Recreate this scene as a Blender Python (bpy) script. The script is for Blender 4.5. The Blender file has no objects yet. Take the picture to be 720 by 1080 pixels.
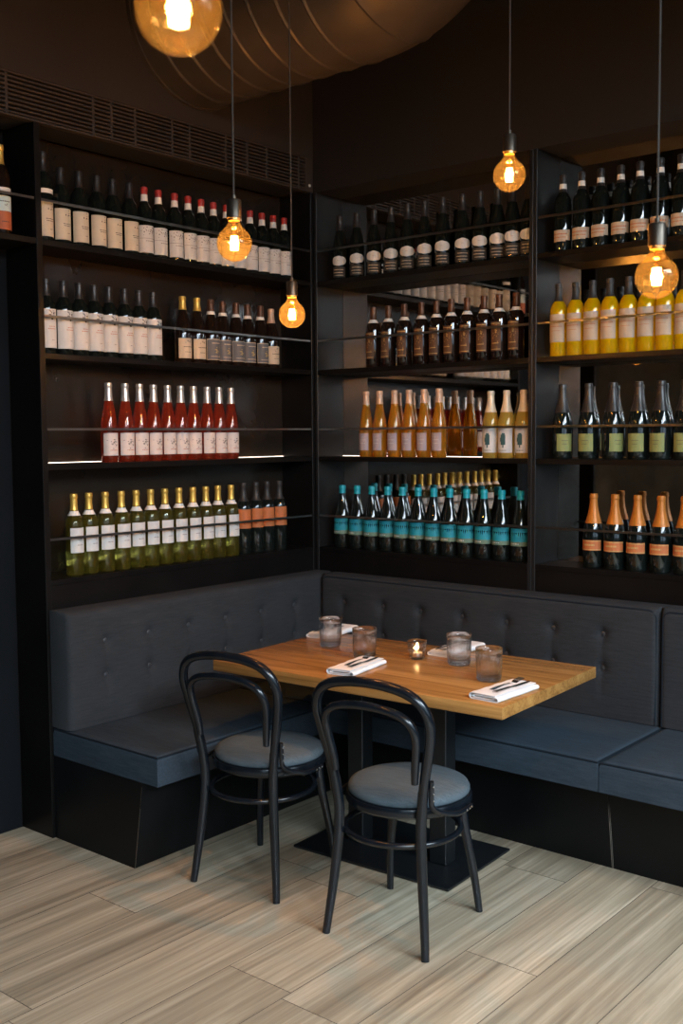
import bpy, bmesh, math, random
from math import sin, cos, pi, sqrt, radians, exp
from mathutils import Vector, Matrix
random.seed(7)
SC = bpy.context.scene
COL = SC.collection

# ------------------------------------------------------------------ object helpers
class MB:
    """collects closed shapes into one mesh; every shape gets a material slot"""
    def __init__(s): s.v = []; s.f = []; s.m = []
    def add(s, verts, faces, mi=0):
        o = len(s.v); s.v += [tuple(p) for p in verts]
        s.f += [tuple(i + o for i in f) for f in faces]; s.m += [mi] * len(faces)
    def box(s, x0, x1, y0, y1, z0, z1, mi=0):
        v = [(x, y, z) for x in (x0, x1) for y in (y0, y1) for z in (z0, z1)]
        s.add(v, [(0, 1, 3, 2), (4, 6, 7, 5), (0, 4, 5, 1), (2, 3, 7, 6), (0, 2, 6, 4), (1, 5, 7, 3)], mi)
    def bbox(s, x0, x1, y0, y1, z0, z1, b=.003, seg=2, mi=0):
        bm = bmesh.new(); bmesh.ops.create_cube(bm, size=1)
        for v in bm.verts:
            v.co = ((x0 + x1) / 2 + v.co.x * (x1 - x0), (y0 + y1) / 2 + v.co.y * (y1 - y0), (z0 + z1) / 2 + v.co.z * (z1 - z0))
        bmesh.ops.bevel(bm, geom=bm.edges[:], offset=b, segments=seg, affect='EDGES', profile=.5)
        bm.verts.index_update()
        s.add([v.co[:] for v in bm.verts], [[v.index for v in f.verts] for f in bm.faces], mi); bm.free()
    def lathe(s, prof, n=32, c=(0, 0, 0), mi=0, wob=None):
        """prof: (r, z) from bottom to top; r = 0 closes to a point"""
        vs = []; rows = []
        for r, z in prof:
            if r <= 1e-6: rows.append([len(vs)]); vs.append((c[0], c[1], c[2] + z))
            else:
                rows.append(list(range(len(vs), len(vs) + n)))
                for k in range(n):
                    a = 2 * pi * k / n; rr = r * (wob(a, r, z) if wob else 1)
                    vs.append((c[0] + rr * cos(a), c[1] + rr * sin(a), c[2] + z))
        fs = []
        for A, B in zip(rows, rows[1:]):
            for k in range(n):
                k2 = (k + 1) % n
                if len(A) == 1 and len(B) == 1: continue
                if len(A) == 1: fs.append((A[0], B[k2], B[k]))
                elif len(B) == 1: fs.append((A[k], A[k2], B[0]))
                else: fs.append((A[k], A[k2], B[k2], B[k]))
        s.add(vs, fs, mi)
    def tube(s, pts, rad, n=12, closed=False, mi=0, sub=1, flat=None):
        """swept round tube with a radius per point; sub > 1 smooths the path (Catmull-Rom)"""
        P = [Vector(p) for p in pts]; R = list(rad) if hasattr(rad, '__len__') else [rad] * len(P)
        if sub > 1:
            N = len(P); Q = []; RR = []
            last = N if closed else N - 1
            for i in range(last):
                g = lambda j: P[j % N] if closed else P[max(0, min(N - 1, j))]
                h = lambda j: R[j % N] if closed else R[max(0, min(N - 1, j))]
                for k in range(sub):
                    t = k / sub; a, b, c_, d = g(i - 1), g(i), g(i + 1), g(i + 2)
                    Q.append(.5 * (2 * b + (c_ - a) * t + (2 * a - 5 * b + 4 * c_ - d) * t * t + (3 * b - a - 3 * c_ + d) * t ** 3))
                    RR.append(h(i) * (1 - t) + h(i + 1) * t)
            if not closed: Q.append(P[-1]); RR.append(R[-1])
            P, R = Q, RR
        N = len(P); T = []
        for i in range(N):
            a = P[(i - 1) % N] if closed or i > 0 else P[i]
            b = P[(i + 1) % N] if closed or i < N - 1 else P[i]
            T.append((b - a).normalized())
        up = Vector((0, 0, 1)) if abs(T[0].z) < .9 else Vector((0, 1, 0))
        nx = (up - T[0] * up.dot(T[0])).normalized(); vs = []; fs = []
        for i in range(N):
            nx = (nx - T[i] * nx.dot(T[i])).normalized(); ny = T[i].cross(nx)
            for k in range(n):
                a = 2 * pi * k / n
                vs.append(P[i] + nx * (R[i] * cos(a) * (flat or 1)) + ny * (R[i] * sin(a)))
        for i in range(N if closed else N - 1):
            j = (i + 1) % N
            for k in range(n):
                k2 = (k + 1) % n
                fs.append((i * n + k, i * n + k2, j * n + k2, j * n + k))
        if not closed:
            fs.append(tuple(reversed(range(n)))); fs.append(tuple(range((N - 1) * n, N * n)))
        s.add(vs, fs, mi)
    def prism(s, poly, z0, z1, mi=0, tf=None):
        n = len(poly); v = [(x, y, z0) for x, y in poly] + [(x, y, z1) for x, y in poly]
        if tf: v = [tf(p) for p in v]
        s.add(v, [tuple(reversed(range(n))), tuple(range(n, 2 * n))] + [(i, (i + 1) % n, n + (i + 1) % n, n + i) for i in range(n)], mi)
    def mesh(s, name, mats, ang=35):
        me = bpy.data.meshes.new(name); me.from_pydata(s.v, [], s.f)
        for m in (mats if isinstance(mats, (list, tuple)) else [mats]): me.materials.append(m)
        me.polygons.foreach_set('material_index', s.m)
        bm = bmesh.new(); bm.from_mesh(me); bmesh.ops.recalc_face_normals(bm, faces=bm.faces[:]); bm.to_mesh(me); bm.free()
        me.polygons.foreach_set('use_smooth', [True] * len(me.polygons)); me.set_sharp_from_angle(angle=radians(ang)); me.update()
        return me
    def build(s, name, mats, parent=None, ang=35): return link(name, s.mesh(name, mats, ang), parent)

def link(name, data, parent=None):
    o = bpy.data.objects.new(name, data); COL.objects.link(o)
    if parent: o.parent = parent
    return o
def tag(o, label, cat, group=None):
    o['label'] = label; o['category'] = cat
    if group: o['group'] = group
    return o
def thing(name, label, cat, loc=(0, 0, 0), rz=0, group=None):
    o = link(name, None); o.empty_display_size = .05; o.location = loc; o.rotation_euler = (0, 0, rz)
    return tag(o, label, cat, group)
def structure(o): o['kind'] = 'structure'; return o
def copy_thing(src, loc, rz, label, group=None):
    r = src.copy(); COL.objects.link(r); r.location = loc; r.rotation_euler = (0, 0, rz); r['label'] = label
    if group: r['group'] = group
    def rec(a, b):
        for ch in list(a.children):
            c = ch.copy(); COL.objects.link(c); c.parent = b; rec(ch, c)
    rec(src, r)
    return r
ORD = ['first', 'second', 'third', 'fourth', 'fifth', 'sixth', 'seventh', 'eighth', 'ninth', 'tenth', 'eleventh', 'twelfth']

# ------------------------------------------------------------------ materials
def mat(name, color=(.5, .5, .5), rough=.5, metal=0, **kw):
    m = bpy.data.materials.new(name); m.use_nodes = True
    b = m.node_tree.nodes['Principled BSDF']
    b.inputs['Base Color'].default_value = (*color, 1); b.inputs['Roughness'].default_value = rough; b.inputs['Metallic'].default_value = metal
    for k, v in kw.items(): b.inputs[k.replace('_', ' ')].default_value = v
    return m
class NT:
    def __init__(s, m): s.m = m; s.t = m.node_tree; s.b = s.t.nodes.get('Principled BSDF')
    def n(s, typ, **kw):
        x = s.t.nodes.new(typ)
        for k, v in kw.items():
            if k.startswith('i_'): x.inputs[int(k[2:])].default_value = v
            else: setattr(x, k, v)
        return x
    def l(s, a, b): s.t.links.new(a, b)
    def coords(s, scale=(1, 1, 1), kind='Object'):
        tc = s.n('ShaderNodeTexCoord'); mp = s.n('ShaderNodeMapping'); mp.inputs['Scale'].default_value = scale
        s.l(tc.outputs[kind], mp.inputs['Vector']); return mp.outputs['Vector']
    def noise(s, vec, scale, detail=4, rough=.55, dist=0):
        x = s.n('ShaderNodeTexNoise'); x.inputs['Scale'].default_value = scale; x.inputs['Detail'].default_value = detail
        x.inputs['Roughness'].default_value = rough; x.inputs['Distortion'].default_value = dist
        if vec is not None: s.l(vec, x.inputs['Vector'])
        return x.outputs['Fac']
    def ramp(s, fac, stops):
        x = s.n('ShaderNodeValToRGB'); e = x.color_ramp.elements
        while len(e) < len(stops): e.new(.5)
        for k, (p, c) in enumerate(stops): e[k].position = p; e[k].color = (*c, 1)
        s.l(fac, x.inputs['Fac']); return x.outputs['Color']
    def bump(s, h, strength=.3, dist=.002):
        x = s.n('ShaderNodeBump'); x.inputs['Strength'].default_value = strength; x.inputs['Distance'].default_value = dist
        s.l(h, x.inputs['Height']); s.l(x.outputs['Normal'], s.b.inputs['Normal'])
    def both_sides(s, fr, ior):
        # the same reflectance seen from either side of a thin wall
        g = s.n('ShaderNodeNewGeometry'); mr = s.n('ShaderNodeMapRange'); mr.inputs['To Min'].default_value = ior; mr.inputs['To Max'].default_value = 1 / ior
        s.l(g.outputs['Backfacing'], mr.inputs['Value']); s.l(mr.outputs[0], fr.inputs['IOR'])
    def mix(s, a, b, fac, mode='MIX'):
        x = s.n('ShaderNodeMix', data_type='RGBA', blend_type=mode)
        for sock, v in ((x.inputs['Factor'], fac), (x.inputs['A'], a), (x.inputs['B'], b)):
            if hasattr(v, 'is_linked'): s.l(v, sock)
            else: sock.default_value = v if not isinstance(v, tuple) else (*v, 1)
        return x.outputs['Result']

def noisy(name, c1, c2, rough, scale=6, sc=(1, 1, 1), bump=0, bscale=200, metal=0, r2=None, **kw):
    m = mat(name, c1, rough, metal, **kw); t = NT(m); v = t.coords(sc)
    f = t.noise(v, scale, 5)
    t.l(t.ramp(f, [(.3, c1), (.7, c2)]), t.b.inputs['Base Color'])
    if r2 is not None:
        mr = t.n('ShaderNodeMapRange'); mr.inputs['To Min'].default_value = rough; mr.inputs['To Max'].default_value = r2
        t.l(f, mr.inputs['Value']); t.l(mr.outputs['Result'], t.b.inputs['Roughness'])
    if bump: t.bump(t.noise(v, bscale, 3), bump, .001)
    return m

M = {}
M['cab'] = noisy('cabinet black lacquer', (.0034, .0031, .0030), (.0060, .0055, .0051), .30, 4, r2=.45, Specular_IOR_Level=.22)
M['side'] = noisy('bay side grey lacquer', (.008, .0082, .0084), (.015, .0153, .0156), .28, 6, r2=.5, Specular_IOR_Level=.3)
M['cabback'] = noisy('cabinet back dark panel', (.013, .0095, .007), (.023, .0165, .0115), .16, 3, r2=.3, Specular_IOR_Level=.40)
M['rail'] = mat('blackened steel rail', (.30, .29, .28), .28, 1)
M['base'] = noisy('bench base black laminate', (.0030, .0036, .0042), (.0050, .0058, .0066), .36, 5, r2=.5, Specular_IOR_Level=.22)
M['wall'] = noisy('dark plaster wall', (.020, .0135, .0095), (.027, .0185, .013), .85, 3, bump=.15, bscale=60)
M['bulk'] = noisy('black bulkhead paint', (.0035, .0026, .0026), (.0055, .0042, .0040), .8, 3, bump=.1, bscale=60)
M['niche'] = noisy('niche blue black paint', (.0015, .0025, .004), (.003, .0045, .007), .8, 3, Specular_IOR_Level=.2)
M['brownwall'] = noisy('brown stone plaster', (.016, .010, .005), (.040, .025, .013), .9, 2.5, Specular_IOR_Level=.1, bump=.3, bscale=18)
M['ceil'] = mat('black ceiling paint', (.012, .011, .011), .8)
M['roomwall'] = noisy('grey brown room wall', (.016, .014, .012), (.024, .020, .017), .9, 2, Specular_IOR_Level=.1)
M['slat'] = mat('grille dark bronze slats', (.055, .043, .036), .45, .3)
M['grillback'] = mat('grille black void', (.006, .006, .006), .8)
M['black'] = noisy('black lacquered bentwood', (.0035, .0056, .0085), (.0070, .0100, .0145), .20, 30, (1, 1, .15), Specular_IOR_Level=.5)
M['blackmetal'] = noisy('black powder coated steel', (.0050, .0065, .0080), (.0080, .0098, .0115), .42, 40, bump=.12, bscale=900)
M['screw'] = mat('bright steel screw', (.75, .75, .75), .25, 1)
M['steel'] = mat('polished cutlery steel', (.62, .62, .62), .18, 1)
M['chrome'] = mat('aluminium cup', (.8, .8, .8), .3, 1)
M['napkin'] = noisy('white napkin cloth', (.74, .75, .76), (.80, .81, .82), .85, 30, bump=.25, bscale=700)
M['wax'] = mat('white candle wax', (.85, .80, .70), .5)
M['socket'] = mat('dark bronze lamp socket', (.08, .065, .05), .35, .8)
M['brass'] = mat('brass screw cap', (.75, .50, .2), .3, 1)
M['cord'] = mat('grey textile cord', (.045, .038, .032), .8)

# mirror backs with faint antique mottling
def mirror():
    m = mat('tinted mirror', (.5, .48, .45), .02, 1); t = NT(m); v = t.coords()
    f = t.noise(v, 9, 8, .7, .6)
    t.l(t.ramp(f, [(.35, (.62, .60, .57)), (.72, (.40, .37, .33))]), t.b.inputs['Base Color'])
    mr = t.n('ShaderNodeMapRange'); mr.inputs['From Min'].default_value = .45; mr.inputs['From Max'].default_value = .8
    mr.inputs['To Min'].default_value = .01; mr.inputs['To Max'].default_value = .10
    t.l(f, mr.inputs['Value']); t.l(mr.outputs['Result'], t.b.inputs['Roughness'])
    return m
M['mirror'] = mirror()

def fabric(name, c1, c2):
    m = mat(name, c1, .95, 0, Specular_IOR_Level=.12); t = NT(m); v = t.coords()
    w = t.coords((900, 900, 900)); a = t.n('ShaderNodeTexWave', bands_direction='X'); b = t.n('ShaderNodeTexWave', bands_direction='Z')
    f = t.noise(v, 420, 2); g = t.noise(v, 5, 3)
    g2 = t.noise(t.coords((14, 150, 150)), 1.0, 3, .6); gm = t.n('ShaderNodeMath', operation='MULTIPLY_ADD', i_1=.6); t.l(g2, gm.inputs[0])
    g4 = t.n('ShaderNodeMath', operation='MULTIPLY', i_1=.4); t.l(g, g4.inputs[0]); t.l(g4.outputs[0], gm.inputs[2]); g = gm.outputs[0]
    s = t.n('ShaderNodeMath', operation='MULTIPLY_ADD', i_1=.65, i_2=0); t.l(g, s.inputs[0])
    s2 = t.n('ShaderNodeMath', operation='MULTIPLY_ADD', i_1=.35); t.l(f, s2.inputs[0]); t.l(s.outputs[0], s2.inputs[2])
    t.l(t.ramp(s2.outputs[0], [(.3, c1), (.7, c2)]), t.b.inputs['Base Color'])
    t.bump(f, .35, .0015)
    return m
M['fabric'] = fabric('slate blue upholstery', (.018, .028, .039), (.044, .063, .083))
M['fabback'] = fabric('charcoal upholstery', (.020, .0222, .0252), (.041, .045, .050))
M['chairfab'] = fabric('grey blue chair fabric', (.040, .060, .075), (.110, .145, .168))
M['button'] = mat('button leather', (.035, .038, .043), .35)
M['piping'] = fabric('dark welt piping', (.008, .012, .017), (.014, .020, .027))

def wood(name, dark, mid, light, axis='Y', rough=.45, gs=1.0, plank=False):
    m = mat(name, mid, rough); t = NT(m)
    st = {'X': (.35, 4.5, 4.5), 'Y': (4.5, .35, 4.5)}[axis]
    tc = t.n('ShaderNodeTexCoord'); vec = tc.outputs['Object']
    if plank:
        at = t.n('ShaderNodeAttribute', attribute_name='plank'); ad = t.n('ShaderNodeVectorMath', operation='MULTIPLY_ADD')
        ad.inputs[1].default_value = (31, 47, 13); t.l(at.outputs['Color'], ad.inputs[0]); t.l(vec, ad.inputs[2]); vec = ad.outputs[0]
    mp = t.n('ShaderNodeMapping'); mp.inputs['Scale'].default_value = tuple(a * gs for a in st); t.l(vec, mp.inputs['Vector'])
    f1 = t.noise(mp.outputs[0], 3.2, 6, .6, .9)
    mp2 = t.n('ShaderNodeMapping'); mp2.inputs['Scale'].default_value = tuple(a * gs * (1 if a < 1 else 5) for a in st); t.l(vec, mp2.inputs['Vector'])
    f2 = t.noise(mp2.outputs[0], 6, 5, .65, .3)
    mx = t.n('ShaderNodeMath', operation='MULTIPLY_ADD', i_1=.54); t.l(f1, mx.inputs[0])
    m3 = t.n('ShaderNodeMath', operation='MULTIPLY', i_1=.46); t.l(f2, m3.inputs[0]); t.l(m3.outputs[0], mx.inputs[2])
    c = t.ramp(mx.outputs[0], [(.34, dark), (.5, mid), (.66, light)])
    if plank:
        sp = t.n('ShaderNodeSeparateColor'); t.l(at.outputs['Color'], sp.inputs[0])
        mr = t.n('ShaderNodeMapRange'); mr.inputs['To Min'].default_value = .80; mr.inputs['To Max'].default_value = 1.12
        t.l(sp.outputs[0], mr.inputs['Value'])
        hs = t.n('ShaderNodeHueSaturation'); t.l(c, hs.inputs['Color']); t.l(mr.outputs[0], hs.inputs['Value']); c = hs.outputs[0]
    t.l(c, t.b.inputs['Base Color']); t.bump(f2, .12, .001)
    return m
M['floor'] = wood('grey oak floor boards', (.180, .150, .103), (.365, .313, .222), (.60, .530, .400), 'Y', .38, .5, True)
M['grout'] = mat('dark floor joint', (.06, .05, .042), .8)
M['oak'] = wood('honey oak table top', (.17, .076, .020), (.34, .165, .045), (.50, .265, .085), 'X', .26, 1.2, True)

def thin_glass(name, tint, trans_mix=0.0, rough=.03, ior=1.45):
    """thin tinted glass: see-through with fresnel gloss, optionally part scattering"""
    m = bpy.data.materials.new(name); m.use_nodes = True; t = NT(m); t.t.nodes.remove(t.b)
    out = t.t.nodes['Material Output']
    tr = t.n('ShaderNodeBsdfTransparent'); tr.inputs[0].default_value = (*tint, 1)
    base = tr.outputs[0]
    if trans_mix:
        tl = t.n('ShaderNodeBsdfTranslucent'); tl.inputs[0].default_value = (*tint, 1)
        df = t.n('ShaderNodeBsdfDiffuse'); df.inputs[0].default_value = (*tint, 1)
        mm = t.n('ShaderNodeMixShader', i_0=.5); t.l(tl.outputs[0], mm.inputs[1]); t.l(df.outputs[0], mm.inputs[2])
        m2 = t.n('ShaderNodeMixShader', i_0=trans_mix); t.l(base, m2.inputs[1]); t.l(mm.outputs[0], m2.inputs[2]); base = m2.outputs[0]
    gl = t.n('ShaderNodeBsdfGlossy'); gl.inputs['Roughness'].default_value = rough
    fr = t.n('ShaderNodeFresnel'); t.both_sides(fr, ior)
    mx = t.n('ShaderNodeMixShader'); t.l(fr.outputs[0], mx.inputs[0]); t.l(base, mx.inputs[1]); t.l(gl.outputs[0], mx.inputs[2])
    t.l(mx.outputs[0], out.inputs[0]); return m
M['globe'] = thin_glass('amber lamp glass', (1.0, .74, .34), .007)
M['pane'] = thin_glass('window pane', (.97, .985, 1.0))
def wine_glass(name, tint, scat, k):
    m = bpy.data.materials.new(name); m.use_nodes = True; t = NT(m); t.t.nodes.remove(t.b)
    g = t.n('ShaderNodeBsdfGlass'); g.inputs['Color'].default_value = (*tint, 1); g.inputs['IOR'].default_value = 1.36; g.inputs['Roughness'].default_value = .03
    tl = t.n('ShaderNodeBsdfTranslucent'); tl.inputs[0].default_value = (*scat, 1)
    df = t.n('ShaderNodeBsdfDiffuse'); df.inputs[0].default_value = (*scat, 1)
    mm = t.n('ShaderNodeMixShader', i_0=.5); t.l(tl.outputs[0], mm.inputs[1]); t.l(df.outputs[0], mm.inputs[2])
    m2 = t.n('ShaderNodeMixShader', i_0=k); t.l(g.outputs[0], m2.inputs[1]); t.l(mm.outputs[0], m2.inputs[2])
    gl = t.n('ShaderNodeBsdfGlossy'); gl.inputs['Roughness'].default_value = .04
    fr = t.n('ShaderNodeFresnel'); t.both_sides(fr, 1.5)
    mx = t.n('ShaderNodeMixShader'); t.l(fr.outputs[0], mx.inputs[0]); t.l(m2.outputs[0], mx.inputs[1]); t.l(gl.outputs[0], mx.inputs[2])
    t.l(mx.outputs[0], t.t.nodes['Material Output'].inputs[0]); return m
M['rose'] = wine_glass('pink wine glass', (.97, .34, .22), (.80, .115, .05), .22)
M['whitewine'] = wine_glass('greenish white wine glass', (.78, .74, .36), (.40, .35, .06), .14)
M['gold'] = wine_glass('golden wine glass', (1.0, .60, .12), (1.0, .52, .05), .34)
M['yellow'] = wine_glass('yellow wine glass', (1.0, .82, .10), (1.0, .70, .005), .72)
M['paleyellow'] = wine_glass('pale yellow wine glass', (1.0, .85, .35), (.95, .70, .16), .45)
M['dark'] = mat('dark green bottle glass', (.006, .009, .008), .06, 0, Coat_Weight=.4)
M['darkbrown'] = mat('dark brown bottle glass', (.012, .007, .005), .07, 0, Coat_Weight=.4)
def clear_glass():
    m = mat('clear glass', (1, 1, 1), .01, 0); b = m.node_tree.nodes['Principled BSDF']
    b.inputs['Transmission Weight'].default_value = 1; b.inputs['IOR'].default_value = 1.47
    t = NT(m); tr = t.n('ShaderNodeBsdfTransparent'); tr.inputs[0].default_value = (.97, .98, .98, 1); mx = t.n('ShaderNodeMixShader', i_0=.62)
    t.l(tr.outputs[0], mx.inputs[1]); t.l(b.outputs[0], mx.inputs[2]); t.l(mx.outputs[0], t.t.nodes['Material Output'].inputs[0]); return m
M['glass'] = clear_glass()
def emis(name, c, s):
    m = mat(name, c, .5); b = m.node_tree.nodes['Principled BSDF']
    b.inputs['Emission Color'].default_value = (*c, 1); b.inputs['Emission Strength'].default_value = s; return m
M['led'] = emis('warm white led strip', (1.0, .83, .68), 4)
M['filament'] = emis('glowing filament', (1.0, .70, .34), 110)
M['flame'] = emis('candle flame', (1.0, .50, .14), 4)
M['duct'] = noisy('galvanised duct steel', (.060, .048, .038), (.090, .072, .056), .42, 5, metal=.5, r2=.55)

def paper(name, c): return noisy(name, c, tuple(x * .93 for x in c), .65, 60)
P = {k: paper('label ' + k, c) for k, c in dict(cream=(.60, .54, .43), white=(.62, .62, .61), pinkwhite=(.68, .60, .56), grey=(.13, .13, .14), orange=(.50, .145, .04),
     bronze=(.10, .045, .022), lavender=(.44, .36, .38), teal=(.008, .27, .36), beige=(.50, .41, .31), green=(.24, .27, .09), ink=(.06, .05, .05), ochre=(.62, .46, .16),
     rust=(.42, .12, .05), tree=(.03, .10, .11), tan=(.62, .50, .36), blackp=(.03, .028, .026), goldp=(.55, .38, .14), olive=(.13, .20, .14), paleblue=(.50, .66, .70)).items()}
CAPM = dict(black=mat('black capsule', (.022, .020, .020), .32), grey=mat('grey capsule', (.034, .032, .031), .48, .2), red=mat('red capsule', (.36, .028, .022), .35), silver=mat('silver capsule', (.60, .58, .57), .32, .75),
     gold=mat('gold capsule', (.70, .46, .10), .35, .6), copper=mat('copper capsule', (.10, .045, .024), .38, .5), peach=mat('peach capsule', (.62, .40, .27), .42, .2),
     teal=mat('teal capsule', (.008, .32, .40), .36, .1), orange=mat('orange foil', (.45, .15, .016), .45, .2), white=mat('white capsule band', (.78, .75, .70), .5), palewhite=mat('pale foil', (.72, .62, .46), .42, .15))

# ------------------------------------------------------------------ setting
H = 4.4
def flat_box(name, m, *a): b = MB(); b.box(*a); return structure(b.build(name, m))
WX = 4.4
# floor: boards laid along Y, joints where the photograph shows them
def floor():
    me = bpy.data.meshes.new('floor'); vs = []; fs = []; mi = []; pl = []
    def quad(x0, x1, y0, y1, z, m, c):
        o = len(vs); vs.extend([(x0, y0, z), (x1, y0, z), (x1, y1, z), (x0, y1, z)]); fs.append((o, o + 1, o + 2, o + 3)); mi.append(m); pl.append(c)
    X0, X1, Y0, Y1 = -.35, WX + .05, -8.2, .35
    W, Ln = .248, 1.2; x = 1.268; known = {0: -1.86, 2: -1.34, -3: -1.81, 1: -.70, -1: -1.25, -2: -1.175, -4: -2.2, -5: -1.55, 3: -.55, 4: -1.6}
    rnd = random.Random(5)
    for k in range(-7, 20):
        a, b = x + k * W, x + (k + 1) * W
        a2, b2 = max(a, X0), min(b, X1)
        if b2 - a2 < .01: continue
        off = known.get(k, rnd.uniform(0, Ln)); y = off - Ln * 12
        while y < Y1:
            c, d = max(y, Y0), min(y + Ln, Y1)
            if d - c > .01: quad(a2 + .0012, b2 - .0012, c + .0012, d - .0012, 0, 0, (rnd.random(), rnd.random(), rnd.random(), 1))
            y += Ln
    quad(X0, X1, Y0, Y1, -.0015, 1, (0, 0, 0, 1))
    me.from_pydata(vs, [], fs); me.materials.append(M['floor']); me.materials.append(M['grout']); me.polygons.foreach_set('material_index', mi)
    ca = me.color_attributes.new('plank', 'FLOAT_COLOR', 'CORNER')
    for p in me.polygons:
        for li in p.loop_indices: ca.data[li].color = pl[p.index]
    structure(link('floor', me))
floor()
flat_box('wall_left', M['brownwall'], -.42, -.30, -8.2, .35, 0, H)
flat_box('wall_back', M['bulk'], -.30, WX, .22, .35, 0, H)
flat_box('wall_front', M['roomwall'], -.42, WX, -8.32, -8.2, 0, H)
flat_box('ceiling', M['ceil'], -.42, WX + .12, -8.32, .35, H, H + .1)
flat_box('trim_1', M['wall'], -.30, 0, -3.0, 0, 2.922, H)          # bulkhead above the grille
flat_box('trim_2', M['bulk'], -.30, WX, .0005, .22, 2.76, H)      # bulkhead above the mirrored shelving
# window wall (daylight side of the room), three tall windows
WIN = [(-7.6, -5.5), (-5.2, -3.1), (-2.8, -.75)]; WZ = (.7, 3.15); WX = 4.4
def window_wall():
    b = MB(); x0, x1 = WX, WX + .12
    b.box(x0, x1, -8.2, .35, 0, WZ[0]); b.box(x0, x1, -8.2, .35, WZ[1], H)
    ys = [-8.2] + [v for w in WIN for v in w] + [.35]
    for k in range(0, len(ys), 2): b.box(x0, x1, ys[k], ys[k + 1], WZ[0], WZ[1])
    structure(b.build('wall_right', M['roomwall']))
    for i, (a, c) in enumerate(WIN):
        f = MB(); t = .06; u = WX
        f.bbox(u, u + .09, a, a + t, *WZ); f.bbox(u, u + .09, c - t, c, *WZ); f.bbox(u, u + .09, a + t, c - t, WZ[0], WZ[0] + t); f.bbox(u, u + .09, a + t, c - t, WZ[1] - t, WZ[1])
        f.bbox(u + .01, u + .08, (a + c) / 2 - .025, (a + c) / 2 + .025, WZ[0] + t, WZ[1] - t); f.bbox(u + .012, u + .078, a + t, c - t, 2.8, 2.85)
        fr = structure(f.build(f'window_{i + 1}', M['blackmetal']))
        p = MB(); p.box(WX + .042, WX + .048, a + t, c - t, WZ[0] + t, WZ[1] - t); p.build('pane', M['pane'], fr)
window_wall()

# ------------------------------------------------------------------ shelving
ZS = {'A': 2.329, 'B': 1.898, 'C': 1.471, 'D': 1.0205}     # board tops
TB = .022; ZTOP = 2.759; ZFAS = .9026
RAILZ = {'A': 2.478, 'B': 2.040, 'C': 1.607, 'D': 1.178}
# wall shelving along the window-facing wall (front plane x = 0)
def left_unit():
    t = thing('wall_shelving', 'tall black shelving under the air grille, dark back, pink wine on its third shelf', 'shelving', (-.1, -.8, 0))
    t.location = (0, 0, 0)
    y0, y1, d = -1.590, -.001, -.205
    for a, b in ((y0, y0 + .026), (y1 - .020, y1)):
        s = MB(); s.bbox(d, 0, a, b, 0, ZTOP, .0015, 1); s.build('side_panel', M['cab'], t)
    s = MB(); s.box(d - .02, d, y0, y1, 0, ZTOP); s.build('back_panel', M['cabback'], t)
    for k, z in ZS.items():
        s = MB(); s.bbox(d, -.001, y0 + .026, y1 - .020, z - TB, z, .0012, 1); s.build('shelf', M['cab'], t)
    s = MB(); s.bbox(d, -.002, y0 + .026, y1 - .020, ZFAS - .02, ZS['D'] - TB, .001, 1); s.build('bottom_panel', M['cab'], t)
    for k, z in RAILZ.items():
        s = MB(); s.bbox(-.012, -.006, y0 + .026, y1 - .020, z - .005, z + .005, .001, 1); s.build('bottle_rail', M['rail'], t)
    s = MB(); s.box(d + .004, d + .012, y0 + .03, y1 - .024, ZS['C'], ZS['C'] + .002); s.build('led_strip', M['led'], t)
left_unit()
def niche_unit():
    t = thing('niche_shelving', 'narrow black shelf over an open dark recess beside the shelving side post', 'shelving')
    y0, y1, d = -2.65, -1.591, -.205
    s = MB(); s.box(d - .02, d, y0, y1, 0, ZTOP); s.build('back_panel', M['niche'], t)
    s = MB(); s.bbox(d, 0, y0, y0 + .026, 0, ZTOP, .0015, 1); s.build('side_panel', M['cab'], t)
    z = ZS['A']; s = MB(); s.bbox(d, -.001, y0 + .026, y1, z - TB, z, .0012, 1); s.build('shelf', M['cab'], t)
    s = MB(); s.bbox(-.012, -.006, y0 + .026, y1, RAILZ['A'] - .005, RAILZ['A'] + .005, .001, 1); s.build('bottle_rail', M['rail'], t)
niche_unit()
def right_unit(name, label, x0, x1, led):
    t = thing(name, label, 'shelving'); d = .20
    for a, b in ((x0, x0 + .018), (x1 - .018, x1)):
        s = MB(); s.bbox(a, b, 0, d, 0, ZTOP, .0015, 1); s.build('side_panel', M['side'], t)
    s = MB(); s.box(x0, x1, d, d + .006, ZFAS - .1, ZTOP); s.build('mirror_back', M['mirror'], t)
    for k, z in ZS.items():
        s = MB(); s.bbox(x0 + .018, x1 - .018, .001, d - .002, z - TB, z, .0012, 1); s.build('shelf', M['cab'], t)
    s = MB(); s.bbox(x0 + .018, x1 - .018, .002, d - .002, ZFAS - .02, ZS['D'] - TB, .001, 1); s.build('bottom_panel', M['cab'], t)
    for k, z in RAILZ.items():
        s = MB(); s.bbox(x0 + .018, x1 - .018, .006, .012, z - .005, z + .005, .001, 1); s.build('bottle_rail', M['rail'], t)
    if led: s = MB(); s.box(x0 + .022, x1 - .022, d - .012, d - .005, ZS[led], ZS[led] + .002); s.build('led_strip', M['led'], t)
right_unit('mirrored_shelving', 'black mirror-backed shelving next to the wall corner, teal-capped bottles on its bottom shelf', 0.0, 1.219, 'C')
right_unit('mirrored_shelving', 'black mirror-backed shelving away from the corner, orange-foil bottles on its bottom shelf', 1.220, 2.45, 'B')
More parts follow.
